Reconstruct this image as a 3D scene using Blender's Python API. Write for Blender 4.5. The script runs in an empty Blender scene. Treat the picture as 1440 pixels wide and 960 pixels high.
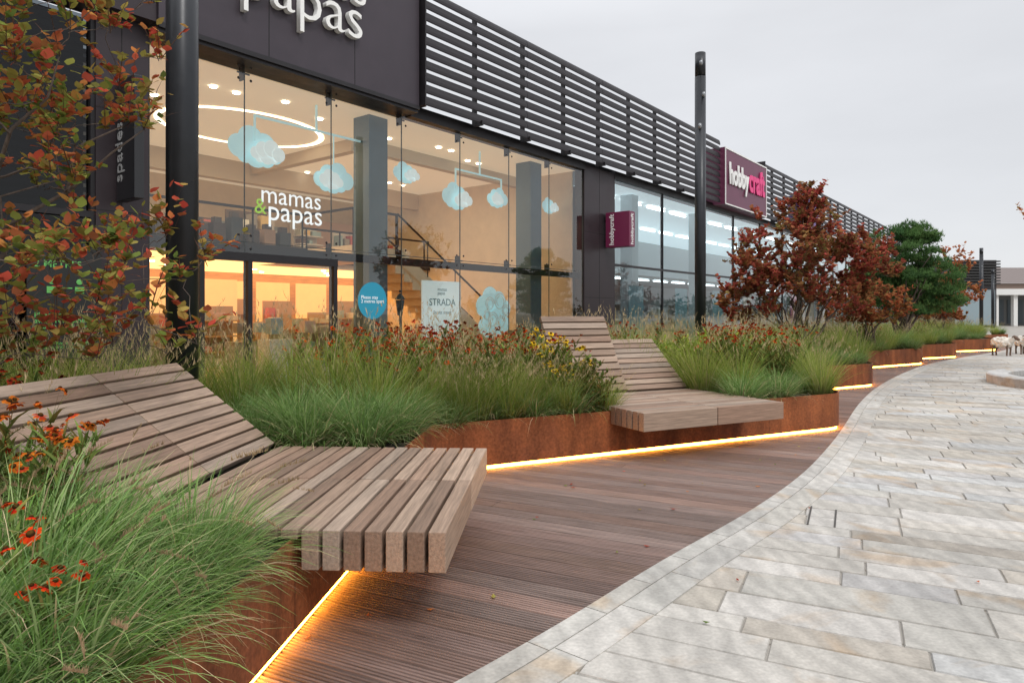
import bpy, math, random
import numpy as np
from mathutils import Vector, Matrix
random.seed(7)
D=bpy.data; SC=bpy.context.scene; COL=SC.collection
pi=math.pi

# ------------------------------------------------------------------ helpers
def link(o,parent=None):
    COL.objects.link(o)
    if parent: o.parent=parent
    return o
def empty(name,loc=(0,0,0),rz=0):
    e=D.objects.new(name,None); e.location=loc; e.rotation_euler=(0,0,rz); e.empty_display_size=.3
    return link(e)
def np_mesh(name,V,F,C=None,mat=None,smooth=False):
    V=np.asarray(V,dtype=np.float32); F=np.asarray(F,dtype=np.int32)
    me=D.meshes.new(name); k=F.shape[1]
    me.vertices.add(len(V)); me.vertices.foreach_set('co',V.ravel())
    me.loops.add(F.size); me.loops.foreach_set('vertex_index',F.ravel())
    me.polygons.add(len(F)); me.polygons.foreach_set('loop_start',np.arange(0,F.size,k,dtype=np.int32))
    me.update(calc_edges=True)
    if smooth: me.polygons.foreach_set('use_smooth',np.ones(len(F),dtype=bool))
    if C is not None:
        a=me.color_attributes.new('Col','FLOAT_COLOR','POINT')
        C4=np.ones((len(V),4),dtype=np.float32); C4[:,:3]=C
        a.data.foreach_set('color',C4.ravel())
    if mat: me.materials.append(mat)
    return me
def np_obj(name,V,F,C=None,mat=None,parent=None,smooth=False):
    return link(D.objects.new(name,np_mesh(name,V,F,C,mat,smooth)),parent)

class MB:
    def __init__(s): s.v=[]; s.f=[]; s.c=[]
    def add(s,vs,fs,col=(.5,.5,.5)):
        b=len(s.v); s.v+= [tuple(p) for p in vs]; s.f+=[tuple(b+i for i in f) for f in fs]; s.c+=[col]*len(vs)
    def box(s,x0,x1,y0,y1,z0,z1,col=(.5,.5,.5)):
        s.add([(x0,y0,z0),(x1,y0,z0),(x1,y1,z0),(x0,y1,z0),(x0,y0,z1),(x1,y0,z1),(x1,y1,z1),(x0,y1,z1)],
              [(0,3,2,1),(4,5,6,7),(0,1,5,4),(1,2,6,5),(2,3,7,6),(3,0,4,7)],col)
    def cyl(s,x,y,z0,z1,r0,r1=None,n=20,col=(.5,.5,.5),cap=True):
        if r1 is None: r1=r0
        vs=[(x+r0*math.cos(2*pi*i/n),y+r0*math.sin(2*pi*i/n),z0) for i in range(n)]+[(x+r1*math.cos(2*pi*i/n),y+r1*math.sin(2*pi*i/n),z1) for i in range(n)]
        fs=[(i,(i+1)%n,n+(i+1)%n,n+i) for i in range(n)]
        if cap: fs+=[tuple(range(n-1,-1,-1)),tuple(range(n,2*n))]
        s.add(vs,fs,col)
    def tube(s,pts,rs,n=5,col=(.5,.5,.5)):
        pts=[Vector(p) for p in pts]; vs=[];m=len(pts)
        for i,p in enumerate(pts):
            d=(pts[min(i+1,m-1)]-pts[max(i-1,0)])
            if d.length<1e-6: d=Vector((0,0,1))
            d.normalize(); a=d.orthogonal().normalized() if abs(d.z)>.95 else d.cross(Vector((0,0,1))).normalized()
            b=d.cross(a)
            for j in range(n):
                t=2*pi*j/n; vs.append(p+(a*math.cos(t)+b*math.sin(t))*rs[i])
        fs=[(i*n+j,i*n+(j+1)%n,(i+1)*n+(j+1)%n,(i+1)*n+j) for i in range(m-1) for j in range(n)]
        fs.append(tuple(range((m-1)*n,m*n)))
        s.add(vs,fs,col)
    def ell(s,c,r,n=14,m=9,col=(.5,.5,.5)):
        vs=[];fs=[]
        for i in range(m+1):
            th=pi*i/m
            for j in range(n):
                ph=2*pi*j/n; vs.append((c[0]+r[0]*math.sin(th)*math.cos(ph),c[1]+r[1]*math.sin(th)*math.sin(ph),c[2]+r[2]*math.cos(th)))
        for i in range(m):
            for j in range(n): fs.append((i*n+j,(i+1)*n+j,(i+1)*n+(j+1)%n,i*n+(j+1)%n))
        s.add(vs,fs,col)
    def obj(s,name,mat,parent=None,bevel=0,smooth=False):
        me=D.meshes.new(name); me.from_pydata(s.v,[],s.f)
        a=me.color_attributes.new('Col','FLOAT_COLOR','POINT')
        a.data.foreach_set('color',np.array([(c[0],c[1],c[2],1) for c in s.c],dtype=np.float32).ravel())
        me.materials.append(mat)
        if smooth:
            for p in me.polygons: p.use_smooth=True
        me.update()
        o=link(D.objects.new(name,me),parent)
        if bevel:
            b=o.modifiers.new('bevel','BEVEL'); b.width=bevel; b.segments=2; b.limit_method='ANGLE'
        return o

# ------------------------------------------------------------------ materials
def M(name,col=(.5,.5,.5),rough=.6,metal=0,attr=False,nscale=None,namt=.2,stretch=(1,1,1),bump=0,bscale=40,emis=None,estr=0,trans=0,spec=.5,col2=None,rvar=0):
    m=D.materials.new(name); m.use_nodes=True; nt=m.node_tree; N=nt.nodes; L=nt.links
    p=N['Principled BSDF']; p.inputs['Roughness'].default_value=rough; p.inputs['Metallic'].default_value=metal
    p.inputs['Specular IOR Level'].default_value=spec
    p.inputs['Base Color'].default_value=(*col,1)
    src=None
    if attr:
        a=N.new('ShaderNodeAttribute'); a.attribute_name='Col'; src=a.outputs['Color']
    else:
        r=N.new('ShaderNodeRGB'); r.outputs[0].default_value=(*col,1); src=r.outputs[0]
    tc=N.new('ShaderNodeTexCoord'); mp=N.new('ShaderNodeMapping'); mp.inputs['Scale'].default_value=stretch
    L.new(tc.outputs['Object'],mp.inputs['Vector'])
    if nscale:
        n=N.new('ShaderNodeTexNoise'); n.inputs['Scale'].default_value=nscale; n.inputs['Detail'].default_value=6; n.inputs['Roughness'].default_value=.65
        L.new(mp.outputs[0],n.inputs['Vector'])
        rp=N.new('ShaderNodeMapRange'); rp.inputs['From Min'].default_value=.3; rp.inputs['From Max'].default_value=.7
        if col2 is not None:
            mx=N.new('ShaderNodeMix'); mx.data_type='RGBA'; L.new(n.outputs['Fac'],rp.inputs['Value'])
            L.new(rp.outputs[0],mx.inputs['Factor']); L.new(src,mx.inputs[6]); mx.inputs[7].default_value=(*col2,1); src=mx.outputs[2]
        else:
            rp.inputs['To Min'].default_value=1-namt; rp.inputs['To Max'].default_value=1+namt
            L.new(n.outputs['Fac'],rp.inputs['Value'])
            mx=N.new('ShaderNodeVectorMath'); mx.operation='SCALE'; L.new(src,mx.inputs[0]); L.new(rp.outputs[0],mx.inputs['Scale']); src=mx.outputs[0]
        if rvar:
            r2=N.new('ShaderNodeMapRange'); r2.inputs['From Min'].default_value=.3; r2.inputs['From Max'].default_value=.7
            r2.inputs['To Min'].default_value=rough-rvar; r2.inputs['To Max'].default_value=rough+rvar
            L.new(n.outputs['Fac'],r2.inputs['Value']); L.new(r2.outputs[0],p.inputs['Roughness'])
    L.new(src,p.inputs['Base Color'])
    if bump:
        n2=N.new('ShaderNodeTexNoise'); n2.inputs['Scale'].default_value=bscale; n2.inputs['Detail'].default_value=4
        L.new(mp.outputs[0],n2.inputs['Vector'])
        b=N.new('ShaderNodeBump'); b.inputs['Strength'].default_value=bump; b.inputs['Distance'].default_value=.01
        L.new(n2.outputs['Fac'],b.inputs['Height']); L.new(b.outputs[0],p.inputs['Normal'])
    if emis:
        p.inputs['Emission Color'].default_value=(*emis,1); p.inputs['Emission Strength'].default_value=estr
    if trans:
        t=N.new('ShaderNodeBsdfTranslucent'); L.new(src,t.inputs['Color'])
        df=N.new('ShaderNodeBsdfDiffuse'); L.new(src,df.inputs['Color'])
        ms=N.new('ShaderNodeMixShader'); ms.inputs[0].default_value=trans
        L.new(df.outputs[0],ms.inputs[1]); L.new(t.outputs[0],ms.inputs[2]); L.new(ms.outputs[0],N['Material Output'].inputs['Surface'])
        N.remove(p)
    return m
def glass_mat(name,tint=(.84,.92,.93),ior=1.5,gl=(1,1,1),base=.035):
    m=D.materials.new(name); m.use_nodes=True; nt=m.node_tree; N=nt.nodes; L=nt.links; N.clear()
    o=N.new('ShaderNodeOutputMaterial'); t=N.new('ShaderNodeBsdfTransparent'); t.inputs[0].default_value=(*tint,1)
    g=N.new('ShaderNodeBsdfGlossy'); g.inputs['Roughness'].default_value=.01; g.inputs[0].default_value=(*gl,1)
    f=N.new('ShaderNodeFresnel'); f.inputs[0].default_value=ior
    mul=N.new('ShaderNodeMath'); mul.operation='MULTIPLY_ADD'; mul.inputs[1].default_value=1.3; mul.inputs[2].default_value=base; mul.use_clamp=True
    mx=N.new('ShaderNodeMixShader'); L.new(f.outputs[0],mul.inputs[0]); L.new(mul.outputs[0],mx.inputs[0])
    L.new(t.outputs[0],mx.inputs[1]); L.new(g.outputs[0],mx.inputs[2]); L.new(mx.outputs[0],o.inputs[0])
    return m
leafM=M('foliage',attr=True,trans=.35)
grassM=M('grass_blades',attr=True,trans=.35)
petalM=M('petals',attr=True,trans=.2)
barkM=M('bark',(.10,.075,.06),.9,nscale=30,namt=.4,bump=.4)
steelM=M('dark_steel',(.022,.024,.028),.35,metal=.4,nscale=6,namt=.15,rvar=.08)
blackM=M('black_aluminium',(.016,.014,.016),.42,metal=.2,nscale=5,namt=.2,rvar=.08)
louvM=M('louvre_aluminium',(.020,.017,.020),.5,nscale=5,namt=.2,rvar=.08,spec=.3)
fasciaM=M('fascia_panels',(.052,.042,.052),.45,metal=.3,nscale=2,namt=.12,rvar=.08)
panelM=M('brown_cladding',(.035,.026,.03),.4,metal=.3,nscale=2,namt=.15,rvar=.08)
jointM=M('panel_joint',(.008,.008,.009),.8)
whiteM=M('white_paint',(.8,.8,.78),.5,nscale=8,namt=.04)
creamM=M('cream_wall',(.74,.60,.44),.7,nscale=3,namt=.06)
glassM=glass_mat('shop_glass')
darkglassM=glass_mat('dark_glass',(.2,.23,.25),1.5,(.5,.5,.5),.01)
colM=M('blue_grey_column',(.085,.14,.175),.5,nscale=3,namt=.1)
ceilM=M('glowing_ceiling',(.8,.66,.48),.8,emis=(1,.75,.50),estr=.33)  # no lamp: shop lighting is put into the ceiling as its own glow
underM=M('glowing_soffit',(.8,.55,.3),.8,emis=(1,.52,.17),estr=2.3)  # warm light put into the soffit surface itself, in place of lamps
coveM=M('cove_light',(1,1,1),.5,emis=(1,.86,.66),estr=4)
lampM=M('downlight',(1,1,1),.5,emis=(1,.93,.8),estr=9)
coolM=M('glowing_cool_ceiling',(.8,.85,.85),.8,emis=(.85,.95,1),estr=.42)  # ceiling surface emits, standing in for light the strips would throw on it
coolLM=M('cool_strip_light',(1,1,1),.5,emis=(.9,.97,1),estr=5)
glowPanelM=M('added_glow_panel',(.7,.42,.2),.6,emis=(1,.52,.16),estr=.8,nscale=3,namt=.1)  # added emissive panels, put in to make the lower floor warmer and brighter
warmwallM=M('honey_timber_wall',(.55,.33,.15),.6,nscale=3,namt=.2,stretch=(1,1,8))
woodfloorM=M('shop_floor',(.42,.27,.14),.35,nscale=4,namt=.15,stretch=(1,12,1))
shelfM=M('shop_goods',attr=True,rough=.6)
cyanM=M('glowing_cyan_card',(.6,.84,.87),.6,emis=(.55,.86,.92),estr=.26)  # card is no lamp; emission added so it looks lit
ledM=M('led_strip',(1,.6,.2),.5,emis=(1,.37,.035),estr=40)

def corten():
    m=M('corten_steel',(.30,.095,.032),.8,nscale=1.6,col2=(.12,.04,.02),stretch=(1,1,.7),bump=.2,bscale=70,spec=.25)
    nt=m.node_tree;N=nt.nodes;L=nt.links;p=N['Principled BSDF']
    prev=p.inputs['Base Color'].links[0].from_socket
    tc=N.new('ShaderNodeTexCoord'); mp=N.new('ShaderNodeMapping'); mp.inputs['Scale'].default_value=(5,5,.8)
    n=N.new('ShaderNodeTexNoise'); n.inputs['Scale'].default_value=1.5; n.inputs['Detail'].default_value=6
    n5=N.new('ShaderNodeTexNoise'); n5.inputs['Scale'].default_value=45; n5.inputs['Detail'].default_value=4
    L.new(tc.outputs['Object'],mp.inputs[0]); L.new(mp.outputs[0],n.inputs['Vector']); L.new(tc.outputs['Object'],n5.inputs['Vector'])
    def mrr(s,a,b):
        r=N.new('ShaderNodeMapRange'); r.inputs['From Min'].default_value=.35; r.inputs['From Max'].default_value=.7; r.inputs['To Min'].default_value=a; r.inputs['To Max'].default_value=b; L.new(s,r.inputs[0]); return r.outputs[0]
    mm=N.new('ShaderNodeMath'); mm.operation='MULTIPLY'; L.new(mrr(n.outputs['Fac'],.72,1.28),mm.inputs[0]); L.new(mrr(n5.outputs['Fac'],.8,1.25),mm.inputs[1])
    s=N.new('ShaderNodeVectorMath'); s.operation='SCALE'
    L.new(prev,s.inputs[0]); L.new(mm.outputs[0],s.inputs['Scale']); L.new(s.outputs[0],p.inputs['Base Color'])
    return m
cortenM=corten()
benchM=M('weathered_hardwood',attr=True,rough=.62,nscale=3,namt=.34,stretch=(1.2,26,26),bump=.25,bscale=8,spec=.3)
deckM=M('hardwood_decking',attr=True,rough=.65,nscale=3,namt=.35,stretch=(1,14,14),bump=.2,bscale=10,spec=.25)
soilM=M('soil',(.035,.025,.018),.95,nscale=20,namt=.5,bump=.8)
def stoneM():
    m=D.materials.new('sandstone_paving'); m.use_nodes=True; nt=m.node_tree;N=nt.nodes;L=nt.links;p=N['Principled BSDF']
    a=N.new('ShaderNodeAttribute'); a.attribute_name='Col'
    tc=N.new('ShaderNodeTexCoord')
    n1=N.new('ShaderNodeTexNoise'); n1.inputs['Scale'].default_value=2.3; n1.inputs['Detail'].default_value=7; n1.inputs['Roughness'].default_value=.7; n1.inputs['Distortion'].default_value=.6
    n2=N.new('ShaderNodeTexNoise'); n2.inputs['Scale'].default_value=60; n2.inputs['Detail'].default_value=4
    n3=N.new('ShaderNodeTexNoise'); n3.inputs['Scale'].default_value=.5; n3.inputs['Detail'].default_value=3
    for n in (n1,n2,n3): L.new(tc.outputs['Object'],n.inputs['Vector'])
    w=N.new('ShaderNodeTexWave'); w.inputs['Scale'].default_value=2.6; w.inputs['Distortion'].default_value=9; w.inputs['Detail'].default_value=4; w.inputs['Detail Scale'].default_value=1.2
    ad=N.new('ShaderNodeVectorMath'); ad.operation='MULTIPLY_ADD'; L.new(a.outputs['Color'],ad.inputs[0]); ad.inputs[1].default_value=(60,40,50); L.new(tc.outputs['Object'],ad.inputs[2]); L.new(ad.outputs[0],w.inputs['Vector'])
    def mr(src,lo,hi,a0=.3,a1=.7):
        r=N.new('ShaderNodeMapRange'); r.inputs['From Min'].default_value=a0; r.inputs['From Max'].default_value=a1; r.inputs['To Min'].default_value=lo; r.inputs['To Max'].default_value=hi; L.new(src,r.inputs[0]); return r.outputs[0]
    f=mr(n1.outputs['Fac'],.76,1.14)
    for o in (mr(n2.outputs['Fac'],.86,1.1),mr(n3.outputs['Fac'],.84,1.08),mr(w.outputs['Fac'],.87,1.05,0,1)):
        mm=N.new('ShaderNodeMath'); mm.operation='MULTIPLY'; L.new(f,mm.inputs[0]); L.new(o,mm.inputs[1]); f=mm.outputs[0]
    s=N.new('ShaderNodeVectorMath'); s.operation='SCALE'; L.new(a.outputs['Color'],s.inputs[0]); L.new(f,s.inputs['Scale'])
    mx=N.new('ShaderNodeMix'); mx.data_type='RGBA'; mx.blend_type='MULTIPLY'; mx.inputs[7].default_value=(.95,.80,.65,1)
    n4=N.new('ShaderNodeTexNoise'); n4.inputs['Scale'].default_value=1.5; n4.inputs['Detail'].default_value=6; n4.inputs['Distortion'].default_value=1.4; L.new(ad.outputs[0],n4.inputs['Vector'])
    L.new(mr(n4.outputs['Fac'],0,.85,.56,.68),mx.inputs['Factor']); L.new(s.outputs[0],mx.inputs[6]); L.new(mx.outputs[2],p.inputs['Base Color'])
    L.new(mr(n1.outputs['Fac'],.5,.75),p.inputs['Roughness']); p.inputs['Specular IOR Level'].default_value=.25
    b=N.new('ShaderNodeBump'); b.inputs['Strength'].default_value=.3; b.inputs['Distance'].default_value=.006; L.new(n1.outputs['Fac'],b.inputs['Height']); L.new(b.outputs[0],p.inputs['Normal'])
    return m
stoneMat=stoneM()
groutM=M('ground_grout',(.23,.20,.165),.9,nscale=5,namt=.2)
def pavesheet():
    m=D.materials.new('pavement_blocks'); m.use_nodes=True; nt=m.node_tree;N=nt.nodes;L=nt.links;p=N['Principled BSDF']
    tc=N.new('ShaderNodeTexCoord'); b=N.new('ShaderNodeTexBrick'); b.inputs['Scale'].default_value=1
    b.inputs['Brick Width'].default_value=.6; b.inputs['Row Height'].default_value=.3; b.inputs['Mortar Size'].default_value=.008
    b.inputs['Color1'].default_value=(.31,.285,.25,1); b.inputs['Color2'].default_value=(.26,.24,.21,1); b.inputs['Mortar'].default_value=(.18,.155,.13,1)
    L.new(tc.outputs['Object'],b.inputs['Vector']); L.new(b.outputs['Color'],p.inputs['Base Color']); p.inputs['Roughness'].default_value=.7
    return m
paveM=pavesheet()

# ------------------------------------------------------------------ plan geometry
DU=Vector((.8944,-.4472)); DV=Vector((.4472,.8944))
def uv2w(u,v): return (DU.x*u+DV.x*v, DU.y*u+DV.y*v)
def w2uv(x,y): return (DU.x*x+DU.y*y, DV.x*x+DV.y*y)
edge=[(-3.2,-.6),(-2.2,.35),(-1.35,1.25),(-.72,1.86),(-.2,2.4),(.21,2.87),(.78,3.57),(1.61,4.54),(2.37,5.55),(3.15,6.75),(3.76,7.75),(5.05,9.9),(6.5,12.1),(8.5,14.8),(10.55,17.3),(13.1,19.9),(16.95,23.6),(21.3,28.6),(26,34)]
def catmull(P,k=14):
    out=[]
    for i in range(len(P)-1):
        p0=Vector(P[max(i-1,0)]);p1=Vector(P[i]);p2=Vector(P[i+1]);p3=Vector(P[min(i+2,len(P)-1)])
        for j in range(k):
            t=j/k; out.append(.5*((2*p1)+(p2-p0)*t+(2*p0-5*p1+4*p2-p3)*t*t+(3*p1-p0-3*p2+p3)*t**3))
    out.append(Vector(P[-1])); return out
EC=catmull(edge)
eu=np.array([w2uv(*p) for p in EC]); order=np.argsort(eu[:,1])
def uedge(v): return float(np.interp(v,eu[order,1],eu[order,0]))

def fillet(pts,rs):
    out=[]
    n=len(pts)
    for i,p in enumerate(pts):
        r=rs[i]
        if i==0 or i==n-1 or r==0: out.append(Vector(p)); continue
        a=Vector(pts[i-1])-Vector(p); b=Vector(pts[i+1])-Vector(p); a.normalize(); b.normalize()
        ang=math.acos(max(-1,min(1,a.dot(b)))); t=r/math.tan(ang/2)
        A=Vector(p)+a*t; B=Vector(p)+b*t
        for j in range(9):
            s=j/8; out.append(A*(1-s)**2+Vector(p)*2*s*(1-s)+B*s*s)
    return out
front=[(-1.16,-.9),(-.63,5.43),(3.68,7.60),(4.35,10.9),(6.42,12.1),(7.6,15.5),(10.42,17.3),(11.2,19.0),(13.0,19.95),(14.3,22.5),(16.85,23.7),(18.3,27.2),(21,28.9)]
FR=fillet(front,[0,.06,.42,.1,.5,.1,.5,.1,.4,.1,.4,.1,0])
back=[(17.6,31.5),(-3.2,5.4),(-6,1.87),(-6,-.9)]
def planter():
    e=empty('corten_planter')
    H=.41; T=.045
    pts=FR; n=len(pts); vs=[];fs=[]
    nor=[]
    for i in range(n):
        d=(pts[min(i+1,n-1)]-pts[max(i-1,0)]).normalized(); nor.append(Vector((-d.y,d.x)))
    for i,p in enumerate(pts):
        q=nor[i]
        for off,z in ((.028,T),(0,T),(0,H),(.012,H),(.012,H-.09)):
            vs.append((p.x+q.x*off,p.y+q.y*off,z))
    for i in range(n-1):
        for k in range(4): fs.append((i*5+k,(i+1)*5+k,(i+1)*5+k+1,i*5+k+1))
    m=MB(); m.add(vs,fs)
    m.obj('front_wall',cortenM,e)
    bk=[Vector(b) for b in back]; m=MB()
    for i in range(len(bk)-1):
        a,b=bk[i],bk[i+1]; m.add([(a.x,a.y,0),(b.x,b.y,0),(b.x,b.y,H),(a.x,a.y,H)],[(0,1,2,3)])
    m.obj('back_wall',cortenM,e)
    s=MB()
    for i in range(n-1):
        L=(pts[i+1]-pts[i]).length
        if L>1.2:
            k=int(L/1.9); d=(pts[i+1]-pts[i]).normalized(); q=Vector((-d.y,d.x))
            for j in range(1,k+1):
                c=pts[i]+d*(j*L/(k+.5)); a=c-d*.0018-q*.0015; b=c+d*.0018-q*.0015
                s.add([(a.x,a.y,T),(b.x,b.y,T),(b.x,b.y,H),(a.x,a.y,H)],[(0,1,2,3)])
    s.obj('weld_seams',M('weld_dark',(.05,.02,.012),.8),e)
    l=MB(); vs=[];fs=[]
    for i,p in enumerate(pts):
        q=nor[i]
        vs+= [(p.x+q.x*.022,p.y+q.y*.022,.006),(p.x+q.x*.022,p.y+q.y*.022,.034)]
    for i in range(n-1): fs.append((2*i,2*i+2,2*i+3,2*i+1))
    l.add(vs,fs); l.obj('led_strip',ledM,e)
    so=MB(); poly=[(p.x+nor[i].x*.011,p.y+nor[i].y*.011,.37) for i,p in enumerate(pts)]+[(b.x,b.y,.37) for b in bk]
    so.add(poly,[tuple(range(len(poly)))]); so.obj('soil',soilM,e)
planter()

g=MB(); g.add([(-600,-600,-.014),(600,-600,-.014),(600,600,-.014),(-600,600,-.014)],[(0,1,2,3)]); g.obj('ground',groutM)
g=MB(); g.add([(-40,-20,-.009),(90,-20,-.009),(90,120,-.009),(-40,120,-.009)],[(0,1,2,3)]); g.obj('pavement',paveM)
def paving():
    m=MB(); r=random.Random(3)
    pal=[(.46,.43,.385),(.435,.41,.37),(.49,.465,.425),(.45,.41,.355),(.42,.405,.39),(.47,.43,.37),(.50,.475,.44),(.39,.37,.335),(.455,.45,.435),(.44,.415,.375),(.46,.44,.40),(.36,.325,.28)]
    v=-2.5
    while v<46:
        w=r.choice([.16,.20,.20,.25,.30])
        emin=min(uedge(v),uedge(v+w)); u=emin-r.random()*.5; um=13 if v>8 else 6
        while u<um:
            l=r.uniform(.35,1.1); c=r.choice(pal); k=r.uniform(.89,1.09); c=tuple(min(.7,x*k) for x in c)
            j=.0035; dz=r.uniform(-.0015,.0015)
            e0=uedge(v)+.04; e1=uedge(v+w)+.04
            if u+l<max(e0,e1)+.02: u+=l; continue
            a0=max(u+j,e0); a1=max(u+j,e1)
            o=[(a0,v+j),(u+l-j,v+j),(u+l-j,v+w-j),(a1,v+w-j)]
            i_=[(a0+.004,v+j+.004),(u+l-j-.004,v+j+.004),(u+l-j-.004,v+w-j-.004),(a1+.004,v+w-j-.004)]
            vs=[(*uv2w(*q),-.007) for q in o]+[(*uv2w(*q),dz) for q in i_]
            m.add(vs,[(4,5,6,7),(0,1,5,4),(1,2,6,5),(2,3,7,6),(3,0,4,7)],c)
            u+=l
        v+=w
    return m.obj('stone_paving',stoneMat)
paving()
def border():
    r=random.Random(5); m=MB()
    cum=[0]
    for i in range(1,len(EC)): cum.append(cum[-1]+(EC[i]-EC[i-1]).length)
    def at(s):
        x=np.interp(s,cum,[p.x for p in EC]); y=np.interp(s,cum,[p.y for p in EC])
        x2=np.interp(s+.05,cum,[p.x for p in EC]); y2=np.interp(s+.05,cum,[p.y for p in EC]); x1=np.interp(s-.05,cum,[p.x for p in EC]); y1=np.interp(s-.05,cum,[p.y for p in EC])
        d=Vector((x2-x1,y2-y1)).normalized(); return Vector((x,y)),Vector((d.y,-d.x))
    for (o0,o1,l0,l1) in ((0,.105,.4,.5),(.111,.27,.42,.62)):
        s=.06
        while s<cum[-1]-.8:
            l=r.uniform(l0,l1); c=r.choice([(.46,.445,.41),(.43,.415,.385),(.49,.47,.435),(.445,.425,.385)])
            k=5; top=[]
            for j in range(k):
                q,nn=at(s+.003+(l-.006)*j/(k-1)); top.append((q+nn*o0,q+nn*o1))
            vs=[];fs=[]
            for a,b in top: vs+=[(a.x,a.y,-.02),(a.x,a.y,.005),(b.x,b.y,.005),(b.x,b.y,-.02)]
            for j in range(k-1):
                for z in range(3): fs.append((j*4+z,j*4+z+1,(j+1)*4+z+1,(j+1)*4+z))
            fs+=[(0,3,2,1),((k-1)*4,(k-1)*4+1,(k-1)*4+2,(k-1)*4+3)]
            m.add(vs,fs,c); s+=l
    m.obj('stone_border',stoneMat)
border()
def decking():
    r=random.Random(9); e=empty('timber_decking',(0,0,0),math.atan2(DU.y,DU.x)); m=MB(); W=.142; G=.008
    v=-.6
    while v<32:
        nre=7; p=W/nre; prof=[]
        for i in range(nre):
            prof+=[(i*p+.0018,-.007),(i*p+.0050,.002),(i*p+p-.0050,.002),(i*p+p-.0018,-.007)]
        prof=[(0,-.03)]+prof+[(W,-.03)]
        k=r.uniform(.78,1.22); c=r.choice([(.20,.135,.11),(.23,.155,.13),(.18,.125,.108),(.215,.16,.14)]); c=tuple(x*k for x in c)
        ue=uedge(v+W/2); cut=ue-r.uniform(1.2,2.6)
        for (a,b) in ((None,cut-.003),(cut,None)):
            kk=r.uniform(.86,1.1); cc=tuple(x*kk for x in c); vs=[]; fs=[]
            for (dv,z) in prof:
                ua=ue-4.2 if a is None else a; ub=uedge(v+dv)-.002 if b is None else b
                vs+=[(ua,v+dv,z),(ub,v+dv,z)]
            for i in range(len(prof)-1): fs.append((2*i,2*i+1,2*i+3,2*i+2))
            m.add(vs,fs,cc)
        v+=W+G
    m.obj('boards',deckM,e)
    b=MB(); vs=[];fs=[]
    vv=np.linspace(-.6,32,120)
    for x in vv: vs+=[(uedge(x)-4.3,x,-.0080),(uedge(x)-.002,x,-.0080)]
    for i in range(len(vv)-1): fs.append((2*i,2*i+1,2*i+3,2*i+2))
    b.add(vs,fs,(.02,.015,.012)); b.obj('sub_base',M('deck_gap',(.015,.011,.01),.95),e)
decking()
e=empty('drain_cover',(2.0,4.35,0),math.atan2(DU.y,DU.x)); m=MB()
m.box(-.10,-.090,-.22,.22,.0018,.0045); m.box(.05,.060,-.2,.2,.0018,.0045)
m.obj('slots',M('slot_dark',(.05,.045,.04),.7),e)

# ------------------------------------------------------------------ benches
def bench(name,loc,ang,backs,deep):
    e=empty(name,(loc[0],loc[1],0),ang); m=MB(); f=MB(); r=random.Random(int(loc[0]*10)+40)
    ZT=.455; P=.0835; Wd=.068
    pal=[(.265,.175,.125),(.305,.21,.152),(.225,.15,.108),(.28,.195,.142),(.34,.245,.182),(.24,.155,.11),(.29,.22,.17)]
    for h,(se,ze) in enumerate(backs):
        a0=h*.825; a1=a0+.817; s=0
        while s<1.30:
            k=r.uniform(.78,1.13); c=tuple(x*k for x in r.choice(pal))
            zb=ZT-.158 if s+Wd<deep else ZT-.038
            m.box(a0,a1,s,s+Wd,zb,ZT+r.uniform(-.0012,.0012),c); s+=P
        d=Vector((se-1.335,ze-ZT)); Lb=d.length; d.normalize(); nn=Vector((d.y,-d.x))
        q=0.03
        while q<Lb-.02:
            k=r.uniform(.78,1.13); c=tuple(x*k for x in r.choice(pal))
            p0=Vector((1.335,ZT))+d*q; p1=p0+d*Wd; th=.045
            sec=[p0,p1,p1+nn*th,p0+nn*th]
            vs=[(a0,x.x,x.y) for x in sec]+[(a1,x.x,x.y) for x in sec]
            m.add(vs,[(0,1,2,3),(7,6,5,4),(0,4,5,1),(1,5,6,2),(2,6,7,3),(3,7,4,0)],c); q+=P
        for a in (a0+.12,a1-.12):
            f.box(a-.006,a+.006,deep+.02,1.33,.36,ZT-.04)
            p0=Vector((1.335,ZT))+nn*.047; p1=p0+d*(Lb-.03); th=.05
            sec=[p0,p1,p1+nn*th,p0+nn*th]
            vs=[(a-.006,x.x,x.y) for x in sec]+[(a+.006,x.x,x.y) for x in sec]
            f.add(vs,[(0,1,2,3),(7,6,5,4),(0,4,5,1),(1,5,6,2),(2,6,7,3),(3,7,4,0)])
            f.box(a-.02,a+.02,1.33+(se-1.335)*.8,1.36+(se-1.335)*.8,.3,ZT+(ze-ZT)*.72)
            f.box(a-.02,a+.02,.1,deep-.0,ZT-.150,ZT-.16-.02)
    m.obj('slats',benchM,e,bevel=.004); f.obj('steel_frame',steelM,e)
    return e
A1=math.atan2(.998,.06); A2=math.atan2(.446,.895)
bench('timber_lounger_bench',(-.255,2.63),A1,[(2.0,.98),(2.0,.98)],.6)
bench('timber_lounger_bench',(1.11,5.75),A2,[(1.79,1.25),(1.97,.97)],.50)

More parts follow.
